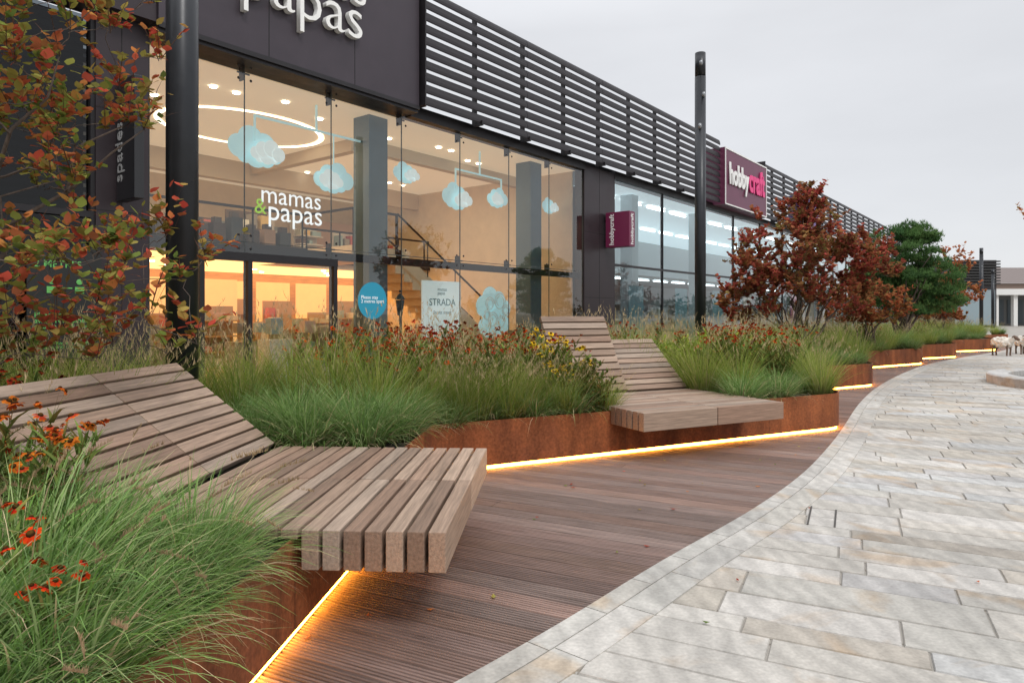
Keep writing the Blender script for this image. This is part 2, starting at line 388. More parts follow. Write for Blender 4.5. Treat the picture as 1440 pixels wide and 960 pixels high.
# ------------------------------------------------------------------ lamp posts
lensM=M('lens_grey',(.25,.26,.27),.25,metal=.5)
def post(x,y,H=5.86,r=.1):
    e=empty('lamp_post',(x,y,0)); m=MB(); m.cyl(0,0,.0,H-.42,r,r,28); m.cyl(0,0,H-.40,H,r*.97,r*.97,28); m.cyl(0,0,H-.42,H-.40,r*.8,r*.8,28); m.cyl(0,0,0,.40,r*1.25,r*1.25,28)
    o=m.obj('column',steelM,e,smooth=False)
    for p in o.data.polygons:
        if len(p.vertices)==4: p.use_smooth=True
    d=MB()
    for z,a in ((H-.2,-1.7),(H-.75,-1.2),(H-1.3,-1.9)):
        cx,cy=r*math.cos(a),r*math.sin(a); d.ell((cx,cy,z),(.035,.035,.05))
    d.obj('spot_heads',lensM,e,smooth=True)
post(-2.27,4.7,5.95,.103); post(3.31,12.0,5.86,.095); post(33,48,5.86,.12); post(40.5,57.5,5.0,.12)

# ------------------------------------------------------------------ store buildings
BA=math.atan2(.7839,.6209)
def text(body,parent,loc,w,mat,ext=.01,rot=(pi/2,0,0),name='lettering',off=0,hs=1,h=None):
    cu=D.curves.new(name,'FONT'); cu.body=body; cu.size=1; cu.offset=off; cu.space_line=.8; cu.resolution_u=3
    o=D.objects.new(name,cu); COL.objects.link(o); bpy.context.view_layer.update()
    s=w/max(.01,o.dimensions.x); cu.extrude=ext/ s
    o.scale=(s,s*hs,s); o.location=loc; o.rotation_euler=rot; o.parent=parent; cu.materials.append(mat); return o
def disc(name,t,n,z,rx,rz,mat,parent,k=28):
    m=MB(); vs=[(t+rx*math.cos(2*pi*i/k),n,z+rz*math.sin(2*pi*i/k)) for i in range(k)]; m.add(vs,[tuple(range(k))]); return m.obj(name,mat,parent)
def store(name): return empty(name,(-4.04,10.2,0),BA)
def louvre(par,t0,t1,z0=5.26,z1=7.28,nb=9):
    m=MB(); pitch=(z1-z0)/nb
    ang=math.radians(76)
    for i in range(nb+1):
        z=z0+pitch*i; sec=[]
        for j in range(10):
            a=2*pi*j/10; cx=.100*math.cos(a); cy=.024*math.sin(a)
            sec.append((-.32+cx*math.cos(ang)-cy*math.sin(ang), z+cx*math.sin(ang)+cy*math.cos(ang)))
        k=len(sec)
        t=t0
        while t<t1-.1:
            te=min(t+3.24,t1)
            vs=[(t+.006,a,b) for a,b in sec]+[(te-.006,a,b) for a,b in sec]
            m.add(vs,[(j,(j+1)%k,k+(j+1)%k,k+j) for j in range(k)]+[tuple(range(k-1,-1,-1)),tuple(range(k,2*k))]); t=te
    m.obj('louvre_blades',louvM,par)
    p=MB(); t=t0+.05
    while t<t1:
        p.box(t-.025,t+.025,-.22,-.12,z0-.14,z1+.1)
        p.box(t-.018,t+.018,-.40,-.22,z0-.14,z0-.04)
        t+=1.62
    p.box(t0,t0+.03,-.44,-.08,z0-.13,z1+.12)
    p.obj('louvre_posts',blackM,par)
goods=[(.5,.12,.1),(.7,.65,.55),(.3,.4,.42),(.75,.5,.2),(.8,.8,.78),(.3,.26,.22),(.6,.4,.3),(.5,.5,.4),(.7,.55,.45),(.75,.7,.6),(.15,.1,.08)]
def shelves(m,r,t0,t1,n,z0,z1,frame=(.45,.3,.16),dens=1,gap=0):
    t=t0
    while t<t1:
        w=r.uniform(.8,1.2); h=r.uniform(.6,1)*(z1-z0)
        m.box(t,t+w-.06,n+.3,n+.34,z0,z0+h,frame)
        k=r.choice([2,3,4])
        for i in range(k):
            zz=z0+h*i/k; m.box(t,t+w-.06,n,n+.3,zz,zz+.03,frame)
            q=t+.03
            while q<t+w-.22:
                ww=r.uniform(.08,.34); c=r.choice(goods)
                if r.random()<dens: m.box(q,q+ww-.02,n+.05,n+.28,zz+.03,zz+.03+r.uniform(.25,.8)*h/k,c)
                q+=ww+r.uniform(0,.08)
        t+=w+gap*r.random()
B1=store('baby_goods_store')
m=MB(); m.box(-1.35,3.34,-.32,.2,5.12,8.4); m.obj('fascia',fasciaM,B1)
m=MB()
for t in (.25,1.85): m.box(t,t+.012,-.3225,-.31,5.12,8.4)
m.obj('fascia_joints',jointM,B1)
m=MB(); m.box(-1.35,3.34,-.335,-.30,5.05,5.12); m.box(3.36,9.46,-.08,.2,4.98,5.2); m.box(-1.35,3.34,-.29,.2,5.0,5.05); m.obj('head_beam',blackM,B1)
text('mamas',B1,(-.48,-.38,6.44),2.42,whiteM,.05,off=-.01,hs=1.02,name='sign_letters_upper'); text('papas',B1,(-.28,-.38,5.86),2.14,whiteM,.05,off=-.01,hs=1.0,name='sign_letters_lower')
joints=[-1.33,.05,1.62,3.2,4.8,6.4,7.95,9.44]
m=MB()
for a,b in zip(joints[:-1],joints[1:]):
    for z0,z1 in ((.05,2.36),(2.372,5.0)):
        m.add([(a+.006,0,z0),(b-.006,0,z0),(b-.006,0,z1),(a+.006,0,z1)],[(0,1,2,3)])
m.obj('glazing',glassM,B1)
m=MB()
for j in joints: m.box(j-.005,j+.005,-.002,.02,.05,5.0)
m.box(-1.33,9.44,-.002,.012,2.36,2.372); m.obj('silicone_joints',M('seal',(.05,.06,.06),.6),B1)
m=MB(); m.box(-1.33,9.44,.14,.24,2.2,2.34); m.box(-1.33,9.44,-.03,.1,0,.06)
for j in joints[1:-1]:
    for z in (2.37,4.9):
        m.box(j-.1,j+.1,.03,.05,z-.012,z+.012); m.box(j-.012,j+.012,.03,.14,z-.1,z+.1)
        for dx in (-.1,.1):
            for dz in (-.1,.1): m.ell((j+dx,.0,z+dz),(.022,.012,.022),8,5)
m.obj('transom_and_spider_fittings',blackM,B1)
m=MB()
for t in (-.62,.12,1.68):
    m.box(t-.035,t+.035,-.04,.1,.06,2.2)
m.box(-.65,1.72,-.045,.12,2.08,2.2); m.obj('entrance_door_frames',blackM,B1)
m=MB(); m.box(2.8,3.25,.45,.9,0,4.99); m.box(7.8,8.25,.45,.9,0,4.99); m.obj('columns',colM,B1)
m=MB(); m.box(9.46,11.0,-.04,.25,0,5.12); m.obj('cladding_panels',panelM,B1)
m=MB(); m.box(10.2,10.21,-.0425,-.03,0,5.12)
for z in (1.7,3.4): m.box(9.46,11.0,-.0425,-.03,z,z+.01)
m.obj('cladding_joints',jointM,B1)
m=MB(); m.box(-1.35,11,.21,14,5.2,5.32); m.box(-1.35,11,13.9,14,0,5.2); m.obj('roof',blackM,B1)
m=MB(); m.box(-1.35,9.46,.12,9,.0,.02); m.obj('floor',woodfloorM,B1)
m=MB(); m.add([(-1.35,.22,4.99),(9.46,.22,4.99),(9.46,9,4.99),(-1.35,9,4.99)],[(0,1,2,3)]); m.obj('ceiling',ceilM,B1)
m=MB(); m.box(-1.35,9.46,9,9.1,0,5.1); m.box(-1.40,-1.35,.05,9,0,5.1); m.box(9.4,9.45,.3,9,0,4.98); m.obj('inner_walls',creamM,B1)
m=MB(); m.box(-1.3,9.38,8.9,8.99,.02,2.45); m.box(-1.34,-1.30,3.7,8.9,.02,2.45); m.obj('timber_lower_wall',warmwallM,B1)
m=MB(); m.box(-1.3,9.4,6.0,6.25,4.5,4.98); m.box(4.3,9.4,1.9,2.1,4.72,4.98); m.box(3.7,3.9,2.1,6,4.72,4.98); m.obj('ceiling_bulkheads',M('bulkhead',(.62,.5,.37),.7),B1)
m=MB(); m.box(-1.34,3.6,3.6,9,2.46,2.72); m.box(3.6,9.4,5.6,9,2.46,2.72); m.box(3.6,4.9,1.95,5.6,2.46,2.72); m.obj('mezzanine',creamM,B1)
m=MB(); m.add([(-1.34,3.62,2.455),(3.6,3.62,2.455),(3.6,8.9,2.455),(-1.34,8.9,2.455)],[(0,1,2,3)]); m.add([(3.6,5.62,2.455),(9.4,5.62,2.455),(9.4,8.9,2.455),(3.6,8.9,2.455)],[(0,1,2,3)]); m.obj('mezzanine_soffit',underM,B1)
m=MB()
for i in range(8): m.box(-1.2+i*1.32,-.1+i*1.32,8.55,8.58,.3,2.2)
for i in range(4): m.box(-1.2+i*1.2,-.25+i*1.2,6.0,6.03,.3,2.1)
m.obj('added_glow_panels',glowPanelM,B1)  # glowing panels added to brighten the back of the lower floor
m=MB(); m.box(-1.34,3.6,3.55,3.6,3.45,3.5); m.box(4.9,9.4,5.55,5.6,3.45,3.5); m.box(-1.34,3.6,3.5,3.56,2.6,2.74); m.box(4.9,9.4,5.5,5.56,2.6,2.74); m.box(3.6,4.8,1.9,1.95,3.45,3.5); m.box(3.55,3.6,1.9,3.55,3.45,3.5)
for i in range(5):
    t=-1.3+i*1.2; m.box(t,t+.03,3.56,3.59,2.72,3.46)
for i in range(5):
    t=5.0+i*1.05; m.box(t,t+.03,5.56,5.59,2.72,3.46)
for t in (3.6,4.2,4.78): m.box(t,t+.03,1.91,1.94,2.6,3.46)
m.obj('balustrade',blackM,B1)
r=random.Random(11); m=MB(); shelves(m,r,-1.2,3.5,5.6,.02,1.5,dens=.7,gap=.5); shelves(m,r,3.8,9.3,7.4,.02,1.9,dens=.7,gap=.5); shelves(m,r,-1.2,9.3,8.2,.02,1.5,dens=.8,gap=.5); shelves(m,r,-1.2,3.3,4.4,2.72,3.6,(.12,.08,.06),.8,.5); shelves(m,r,4,9.3,6.5,2.72,3.8,(.6,.55,.5),.7,.6)
shelves(m,r,1.9,3.0,2.0,.02,1.2); shelves(m,r,8.5,9.2,1.4,.02,1.2,dens=.7,gap=.4)
for i in range(9):
    t=r.uniform(-1,3.2); n=r.uniform(1.6,4.5); m.box(t,t+.5,n,n+.4,.02,r.uniform(.5,.9),r.choice(goods)); m.box(t+.1,t+.35,n+.1,n+.3,.9,r.uniform(1.0,1.25),r.choice(goods))
for i in range(12):
    t=-1.1+i*.38; h=r.uniform(.25,.6); m.box(t,t+.26,3.75,4.0,2.74,2.74+h,r.choice([(.05,.04,.04),(.12,.08,.06),(.3,.2,.15),(.04,.05,.06)])); m.box(t+.05,t+.2,3.8,3.95,2.74+h,2.74+h+.12,(.07,.06,.06))
m.box(6.6,8.9,8.0,8.05,3.1,4.1,(.6,.4,.3))
for i in range(6): m.box(4.2+i*.85,4.85+i*.85,8.9,8.95,3.1+(i%2)*.3,3.9+(i%2)*.25,r.choice([(.5,.3,.2),(.35,.4,.4),(.8,.75,.65),(.3,.2,.15)]))
m.obj('shelving_and_goods',shelfM,B1)
m=MB()
for i in range(14):
    t=8.5-i*.26; m.box(t-.28,t,2.0,3.0,max(0,i*.177-.12),.02+(i+1)*.177)
m.add([(8.6,1.95,0),(4.86,1.95,2.45),(4.86,1.95,2.8),(8.6,1.95,.35)],[(0,1,2,3)])
m.obj('stair',creamM,B1)
m=MB(); m.tube([(8.6,1.95,1.15),(4.86,1.95,3.5)],[.025,.025],8); m.tube([(8.6,3.05,1.15),(4.86,3.05,3.5)],[.025,.025],8)
for i in range(5):
    s=i/4; m.tube([(8.6-3.74*s,1.95,.3+2.45*s),(8.6-3.74*s,1.95,1.15+2.35*s)],[.014,.014],6)
m.obj('stair_handrail',blackM,B1)
def ring(t,n,R,w,name,mat,z=4.975,k=48):
    m=MB(); vs=[];fs=[]
    for i in range(k):
        a=2*pi*i/k; vs+=[(t+R*math.cos(a),n+R*math.sin(a)*.8,z),(t+(R+w)*math.cos(a),n+(R+w)*math.sin(a)*.8,z)]
    for i in range(k): j=(i+1)%k; fs.append((2*i,2*i+1,2*j+1,2*j))
    m.add(vs,fs); m.obj(name,mat,B1)
ring(1.9,3.2,1.55,.1,'cove_light_ring',coveM); ring(-.9,5.2,.7,.12,'cove_light_ring_small',coveM,4.94)
m=MB()
for (t,n) in [(.2,1.2),(.6,1.2),(1.4,1.0),(2.4,1.4),(3.8,1.5),(4.2,1.5),(5.4,1.2),(5.8,1.2),(6.8,1.6),(7.2,1.6),(8.8,1.4),(.0,4.6),(.5,4.6),(2.8,4.8),(4.4,3.2),(4.8,3.2),(6,4.5),(-.6,2.4),(-.2,2.4),(7.5,5.2),(8,5.2),(5.2,5.8)]:
    m.cyl(t,n,4.965,4.98,.06,.06,8)
for i in range(14): m.cyl(-.9+i*.75,6.0+(i%3)*.9,2.43,2.45,.06,.06,8)
m.obj('downlights',lampM,B1)
for t,n,z,p in ((1.2,3.0,4.85,80),(6.3,3.4,4.85,80)):
    al=D.lights.new('shop_light','AREA'); al.energy=p; al.color=(1,.76,.48); al.size=2.0; al.shape='DISK'; o=D.objects.new('ceiling_shop_light',al); link(o,B1); o.location=(t,n,z)
def cloud(m,t,n,z,s,flip=1):
    lob=[(-.34,0,.2),(-.12,.14,.24),(.14,.08,.22),(.35,-.04,.17),(0,-.08,.24),(-.2,-.1,.17),(.2,-.12,.17)]
    for i,(a,b,rr) in enumerate(lob):
        k=22; nn=n+.006*i; vs=[(t+(a*flip+rr*math.cos(2*pi*j/k))*s,nn,z+(b+rr*math.sin(2*pi*j/k))*s) for j in range(k)]
        vs2=[(x,y+.004,q) for x,y,q in vs]
        m.add(vs+vs2,[tuple(range(k)),tuple(range(2*k-1,k-1,-1))]+[(j,j+k,(j+1)%k+k,(j+1)%k) for j in range(k)])
CL=((.68,3.98,.95,1),(2.2,3.72,.82,-1),(3.95,4.1,.62,1),(5.45,3.82,.85,1),(6.85,3.98,.7,-1),(8.95,4.05,.6,1))
m=MB()
for t,z,s,fl in CL: cloud(m,t,.7,z,s,fl)
m.obj('hanging_cloud_cards',cyanM,B1)
m=MB()
for t,z,s,fl in CL: cloud(m,t+.14*s*fl,.60,z-.06*s,s*.62,-fl)
m.obj('hanging_cloud_cards_front',M('glowing_pale_card',(.80,.88,.88),.6,emis=(.85,.95,.96),estr=.34),B1)  # front cards also glow by themselves to look brighter; not light sources
m=MB()
for a,b,z in ((.62,3.0,4.5),(5.4,7.0,4.42)):
    m.box(a,b,.69,.72,z,z+.035); c=(a+b)/2; m.box(c,c+.03,.69,.72,z,4.97)
    m.box(a,a+.03,.69,.72,z-.4,z); m.box(b-.03,b,.69,.72,z-.4,z); m.box(2.18,2.2,.69,.71,4.0,4.5) if a<1 else None
m.obj('mobile_bars',cyanM,B1)
stickM=M('glowing_white_vinyl',(.85,.9,.9),.5,emis=(.8,.9,.9),estr=.15)  # vinyl is given a weak glow of its own; not a lamp
text('mamas',B1,(.3,-.004,3.0),1.08,stickM,.001,off=.0,name='window_lettering_a'); text('papas',B1,(.42,-.004,2.74),.98,stickM,.001,off=.0,name='window_lettering_b')
text('&',B1,(.2,-.004,2.82),.2,M('green_vinyl',(.35,.6,.1),.5),.001,name='window_ampersand')
text('BABY',B1,(-.5,3.3,3.85),.6,whiteM,.01,off=.01,name='interior_word_a'); text('HOME',B1,(-.8,3.3,3.6),.9,whiteM,.01,off=.01,name='interior_word_b')
disc('round_window_sticker',2.5,-.006,1.52,.33,.33,M('blue_vinyl',(.02,.28,.42),.5),B1)
text('Please stay\n2 metres apart',B1,(2.24,-.010,1.55),.52,stickM,.001,name='sticker_text')
m=MB(); m.box(4.0,5.12,.28,.31,.75,1.95); m.obj('poster_stand',M('glowing_poster',(.80,.88,.88),.5,nscale=2,namt=.05,emis=(.8,.9,.9),estr=.3),B1)  # printed board gets emission so it looks lit; no lightbox inside
tealM=M('teal_ink',(.1,.25,.27),.6)
text('STRADA',B1,(4.18,.27,1.45),.76,tealM,.001,name='poster_title'); text('Street smart',B1,(4.3,.27,1.28),.52,tealM,.001,name='poster_line'); text('mamas\npapas',B1,(4.42,.27,1.75),.26,tealM,.001,name='poster_logo')
m=MB(); cloud(m,6.25,.3,1.45,1.15); cloud(m,6.2,.26,1.05,1.0,-1); m.box(6.2,6.26,.3,.33,.1,1.2); m.obj('window_cloud_display',cyanM,B1)
m=MB()
for cx,cz,rr in ((6.0,1.5,.16),(6.35,1.55,.2),(6.55,1.35,.14),(6.1,1.15,.18),(6.4,1.1,.15),(5.9,1.25,.12)):
    pts=[(cx+rr*(1-.5*i/26)*math.cos(i*.42),.22,cz+rr*(1-.5*i/26)*math.sin(i*.42)) for i in range(26)]; m.tube(pts,[.009]*26,5)
m.obj('cloud_scribbles',whiteM,B1)
m=MB(); m.cyl(3.52,.4,.02,1.25,.02,.015,10); m.cyl(3.52,.4,.02,.12,.08,.05,12); m.cyl(3.52,.4,1.25,1.55,.05,.09,6); m.cyl(3.52,.4,1.56,1.68,.11,.02,6); m.ell((3.52,.4,1.72),(.02,.02,.03)); m.obj('display_lantern',M('slate_blue',(.05,.1,.13),.5),B1)

# craft store
B2=store('craft_store')
louvre(B1,3.38,17.85); louvre(B2,22.35,58)
m=MB(); m.box(17.9,22.3,-.5,.2,5.12,7.12); m.obj('sign_box',M('burgundy_panel',(.12,.018,.055),.4,nscale=1.5,namt=.1),B2)
m=MB(); m.box(17.9,22.3,-.52,-.5,7.07,7.12); m.box(17.9,17.95,-.52,-.5,5.12,7.07); m.box(22.25,22.3,-.52,-.5,5.12,7.07); m.box(17.95,22.25,-.52,-.5,5.12,5.16); m.obj('sign_edge',whiteM,B2)
pinkM=M('pink_letters',(.75,.05,.22),.5)
text('hobby',B2,(18.2,-.54,5.9),1.95,whiteM,.02,off=.03,hs=1.35,name='sign_letters_white'); text('craft',B2,(20.2,-.54,5.9),1.75,pinkM,.02,off=.03,hs=1.35,name='sign_letters_pink')
m=MB(); t=11.0
while t<58: m.add([(t,0,.1),(t+1.5,0,.1),(t+1.5,0,5.0),(t,0,5.0)],[(0,1,2,3)]); t+=1.5
m.obj('glazing',glassM,B2)
m=MB(); t=11.02
while t<58.5: m.box(t-.02,t+.02,-.03,.06,0,5.0); t+=3.0
m.box(11,58,-.05,.2,4.98,5.2); m.box(11,58,-.03,.06,2.6,2.66); m.box(11,58,-.04,.1,0,.1); m.obj('mullions',blackM,B2)
m=MB(); m.box(11,58,.21,14,5.2,5.32); m.box(58,58.1,-.1,14,0,5.3); m.box(11,58,13.9,14,0,5.2); m.obj('roof',blackM,B2)
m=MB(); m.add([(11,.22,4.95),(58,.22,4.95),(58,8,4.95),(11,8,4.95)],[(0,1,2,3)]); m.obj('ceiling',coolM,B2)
m=MB(); m.box(11,58,8,8.1,0,5); m.box(11.0,11.05,.3,8,0,4.94); m.box(11.06,58,2.6,7.9,2.7,3.0); m.box(11.06,58,2.55,2.6,2.7,3.95); m.obj('inner_walls',M('pale_wall',(.6,.66,.68),.7),B2)
m=MB()
for i in range(16): m.box(12+i*1.75,13.2+i*1.75,1.2,1.3,4.86,4.9); m.box(12+i*1.75,13.2+i*1.75,4.2,4.3,4.86,4.9); m.box(12+i*1.75,13.2+i*1.75,3.6,3.7,2.62,2.66)
m.obj('strip_lights',coolLM,B2)
m=MB(); m.box(11.06,58,.12,8,0,.02,(.35,.33,.3)); shelves(m,r,11.4,57,5,.02,2.0,(.5,.5,.5)); shelves(m,r,11.4,57,1.4,.02,1.3,(.5,.5,.5),.8,.5)
for i in range(14):
    t=12+i*3.1; m.box(t,t+.9,.06,.08,.8,2.1,r.choice([(.8,.8,.8),(.7,.6,.5),(.3,.5,.55),(.6,.15,.3)]))
for t in (13,18,23,28,33,38,43): m.box(t,t+.4,.5,.9,.02,4.9,(.5,.58,.6))
m.obj('shelving_and_goods',shelfM,B2)
m=MB(); m.box(27.2,30,-.5,.1,5.2,6.7); m.obj('neighbour_sign',M('violet_panel',(.12,.06,.25),.4),B2)
PS=empty('projecting_shop_sign'); PS.location=(-4.04,10.2,0); PS.rotation_euler=(0,0,BA)
m=MB(); m.box(10.42,10.72,-.82,-.1,3.05,3.98); m.obj('sign_box',M('burgundy_sign',(.16,.015,.06),.35),PS,bevel=.01)
m=MB(); m.box(10.5,10.64,-.1,-.04,3.2,3.24); m.box(10.5,10.64,-.1,-.04,3.76,3.8); m.obj('brackets',blackM,PS)
text('hobbycraft',PS,(10.62,-.825,3.1),.82,whiteM,.002,rot=(pi/2,-pi/2,0),off=.02,name='sign_text'); text('hobbycraft',PS,(10.415,-.35,3.1),.82,whiteM,.002,rot=(pi/2,-pi/2,-pi/2),off=.02,name='sign_text_side')

# left store
B3=store('dark_clad_store')
m=MB(); m.box(-12,-1.36,-.28,.2,5.12,9.4); m.box(-2.0,-1.36,-.05,.2,0,5.12); m.box(-12,-1.36,13.9,14,0,9.4); m.box(-12.1,-12,-.28,14,0,9.4); m.obj('cladding',panelM,B3)
m=MB(); m.box(-1.7,-1.69,-.0525,-.04,0,5.12)
for z in (1.3,2.6,3.9): m.box(-2,-1.36,-.0525,-.04,z,z+.01)
for t in (-3.2,-4.9,-6.6): m.box(t,t+.012,-.2825,-.27,5.12,9.4)
m.obj('cladding_joints',jointM,B3)
m=MB()
z=.2
while z<5.0: m.box(-12,-2.02,.16,.19,z,z+.06,(.022,.022,.026)); z+=.11
m.box(-12,-2.02,.3,.35,0,5.1,(.012,.012,.013)); m.obj('roller_blinds',shelfM,B3)
m=MB(); t=-12
while t<-2.2: m.add([(t,.05,.1),(t+1.64,.05,.1),(t+1.64,.05,5.05),(t,.05,5.05)],[(0,1,2,3)]); t+=1.665
m.obj('glazing',darkglassM,B3)
m=MB()
for t in (-2.02,-3.7,-5.35,-7.0,-8.7): m.box(t-.03,t+.03,-.02,.12,0,5.12)
m.box(-12,-2,-.02,.12,2.5,2.58); m.obj('frames',blackM,B3)
NP=empty('notice_board'); NP.location=(-4.04,10.2,0); NP.rotation_euler=(0,0,BA)
m=MB(); m.box(-2.75,-1.95,-.09,-.06,.75,2.1); m.obj('board',M('black_print',(.012,.013,.012),.4),NP)
gM=M('green_print',(.12,.42,.1),.5)
text('Please stay\naway from other\npeople at all times',NP,(-2.68,-.095,1.25),.62,gM,.001,name='notice_text',off=.01)
text('2 METRES',NP,(-2.68,-.095,1.85),.5,gM,.001,name='notice_title',off=.01); text('Please follow government\nguidance and stay safe',NP,(-2.68,-.095,.92),.62,gM,.001,name='notice_foot')
m=MB()
for cx in (-2.5,-2.2): m.ell((cx,-.095,1.68),(.035,.003,.035)); m.box(cx-.05,cx+.05,-.096,-.092,1.54,1.62)
m.box(-2.42,-2.28,-.096,-.092,1.595,1.61); m.obj('pictogram',gM,NP)
P2=empty('projecting_shop_sign'); P2.location=(-4.04,10.2,0); P2.rotation_euler=(0,0,BA)
m=MB(); m.box(-1.78,-1.66,-.62,-.1,2.72,4.25); m.box(-1.75,-1.69,-.1,-.05,3,3.05); m.box(-1.75,-1.69,-.1,-.05,3.95,4); m.obj('sign_box',M('black_sign',(.015,.015,.017),.3),P2,bevel=.01)
text('spades',P2,(-1.785,-.28,2.95),.75,M('grey_letters',(.3,.3,.3),.4),.003,rot=(pi/2,-pi/2,-pi/2),name='sign_text')

# ------------------------------------------------------------------ distant things
FB=empty('distant_store',(0,0,0)); m=MB(); m.box(40,44,62,75,0,6.1,(.05,.045,.05))
for i in range(9): m.box(39.9,44.1,61.6,61.9,3.9+i*.25,4.02+i*.25,(.03,.03,.03))
m.box(40.2,43.8,61.9,62.0,.2,3.4,(.25,.32,.35)); m.obj('walls',shelfM,FB)
FC=empty('distant_pavilion',(0,0,0)); m=MB(); m.box(48,64,68,80,3.1,3.7,(.72,.72,.70)); m.box(50,62,72,79,0,3.1,(.20,.20,.20))
for i in range(6): m.box(50.2+i*2,51.8+i*2,71.9,72,.2,2.7,(.12,.15,.17))
for i in range(9): m.box(48.3+i*1.9,48.7+i*1.9,68.3,68.7,0,3.1,(.72,.72,.70))
m.box(45,75,90,100,0,5.2,(.30,.22,.18)); m.add([(44.5,89.5,5.2),(75.5,89.5,5.2),(75.5,95,7.6),(44.5,95,7.6)],[(0,1,2,3)],(.14,.11,.10)); m.obj('walls',shelfM,FC)

# ------------------------------------------------------------------ vegetation
def mixpal(rng,pal,n,jit=.15,bl_=.5):
    pal=np.array(pal); i=rng.integers(0,len(pal),n); j=rng.integers(0,len(pal),n); t=rng.random((n,1))*bl_
    c=pal[i]*(1-t)+pal[j]*t; return c*(1+rng.uniform(-jit,jit,(n,1)))
def blades(rng,n,R,L0,L1,a0,a1,droop,w,k,pal,root=None,th=None,basecol=(.10,.09,.04),tipk=1.15,pw=1.6,bl_=.5):
    phi=rng.uniform(0,2*pi,n); rr=R*np.sqrt(rng.random(n))
    if th is None: th=phi+rng.normal(0,.55,n)
    if root is None: root=np.stack([rr*np.cos(phi),rr*np.sin(phi),np.zeros(n)],1); fr=rr/max(R,1e-6)
    else: fr=rng.random(n)
    L=rng.uniform(L0,L1,n); tilt=a0+(a1-a0)*rng.random(n)*(.35+.65*fr); dr=droop*rng.uniform(.4,1.3,n)
    P=np.zeros((n,k+1,3)); P[:,0]=root
    for j in range(k):
        s=(j+.5)/k; al=np.minimum(tilt+dr*s**1.4,2.7)
        d=np.stack([np.sin(al)*np.cos(th),np.sin(al)*np.sin(th),np.cos(al)],1); P[:,j+1]=P[:,j]+d*(L/k)[:,None]
    tw=rng.uniform(-.9,.9,n); side=np.stack([-np.sin(th+tw),np.cos(th+tw),np.zeros(n)],1)
    s=np.linspace(0,1,k+1); wd=w*(1-s**pw)*.5+w*.03; ww=rng.uniform(.7,1.2,n)
    off=side[:,None,:]*wd[None,:,None]*ww[:,None,None]
    V=np.stack([P-off,P+off],2).reshape(-1,3)
    base=(np.arange(n)*(k+1)*2)[:,None]; j=np.arange(k)[None,:]*2
    F=np.stack([base+j,base+j+1,base+j+3,base+j+2],2).reshape(-1,4)
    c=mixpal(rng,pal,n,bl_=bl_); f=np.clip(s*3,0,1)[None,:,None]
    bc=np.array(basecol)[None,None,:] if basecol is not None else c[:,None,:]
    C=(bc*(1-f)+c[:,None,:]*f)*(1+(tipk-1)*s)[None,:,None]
    C=np.repeat(C[:,:,None,:],2,2).reshape(-1,3)
    return V,F,C,P
def cat(parts):
    V=[];F=[];C=[];b=0
    for p in parts: V.append(p[0]);F.append(p[1]+b);C.append(p[2]);b+=len(p[0])
    return np.concatenate(V),np.concatenate(F),np.concatenate(C)
SES=[(.15,.26,.06),(.21,.33,.10),(.10,.18,.045),(.28,.38,.15),(.17,.29,.11),(.34,.40,.19),(.12,.22,.05)]
FEA=[(.26,.32,.06),(.19,.28,.05),(.36,.36,.10),(.40,.36,.16),(.14,.23,.04),(.30,.33,.08),(.22,.30,.05)]
STRAW=[(.52,.40,.23),(.42,.32,.18),(.58,.47,.30)]
def kind(name,parts,mat): V,F,C=cat(parts); return (name,V.astype(np.float32),F.astype(np.int32),C.astype(np.float32),mat)
def spikes(g,P,n_each,pal,l=.03,w=.004,frac=.22):
    n=len(P); m=n*n_each; t=g.uniform(1-frac,1.0,m); i=np.repeat(np.arange(n),n_each); k=P.shape[1]-1
    x=t*k; j=np.minimum(x.astype(int),k-1); f=(x-j)[:,None]; root=P[i,j]*(1-f)+P[i,j+1]*f
    return blades(g,m,.01,l*.6,l*1.3,.05,.7,.3,w,1,pal,root=root,th=g.uniform(0,2*pi,m),basecol=pal[0],pw=1.0)
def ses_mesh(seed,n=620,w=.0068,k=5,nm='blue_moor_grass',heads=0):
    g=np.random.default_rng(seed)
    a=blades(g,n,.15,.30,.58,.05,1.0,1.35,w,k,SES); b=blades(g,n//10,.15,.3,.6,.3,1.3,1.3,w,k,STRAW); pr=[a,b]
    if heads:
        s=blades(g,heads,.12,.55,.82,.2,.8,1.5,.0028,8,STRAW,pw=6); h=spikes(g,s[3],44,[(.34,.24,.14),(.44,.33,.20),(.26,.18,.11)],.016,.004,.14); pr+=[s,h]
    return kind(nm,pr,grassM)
def fea_mesh(seed,n=380,ns=28):
    g=np.random.default_rng(seed)
    a=blades(g,n,.14,.42,.84,.03,.66,.95,.0066,5,FEA); s=blades(g,ns,.12,.72,1.0,.02,.5,.7,.0032,5,STRAW+FEA[:2]); h=spikes(g,s[3],10,STRAW,.04,.0055)
    return kind('feather_grass',[a,s,h],grassM)
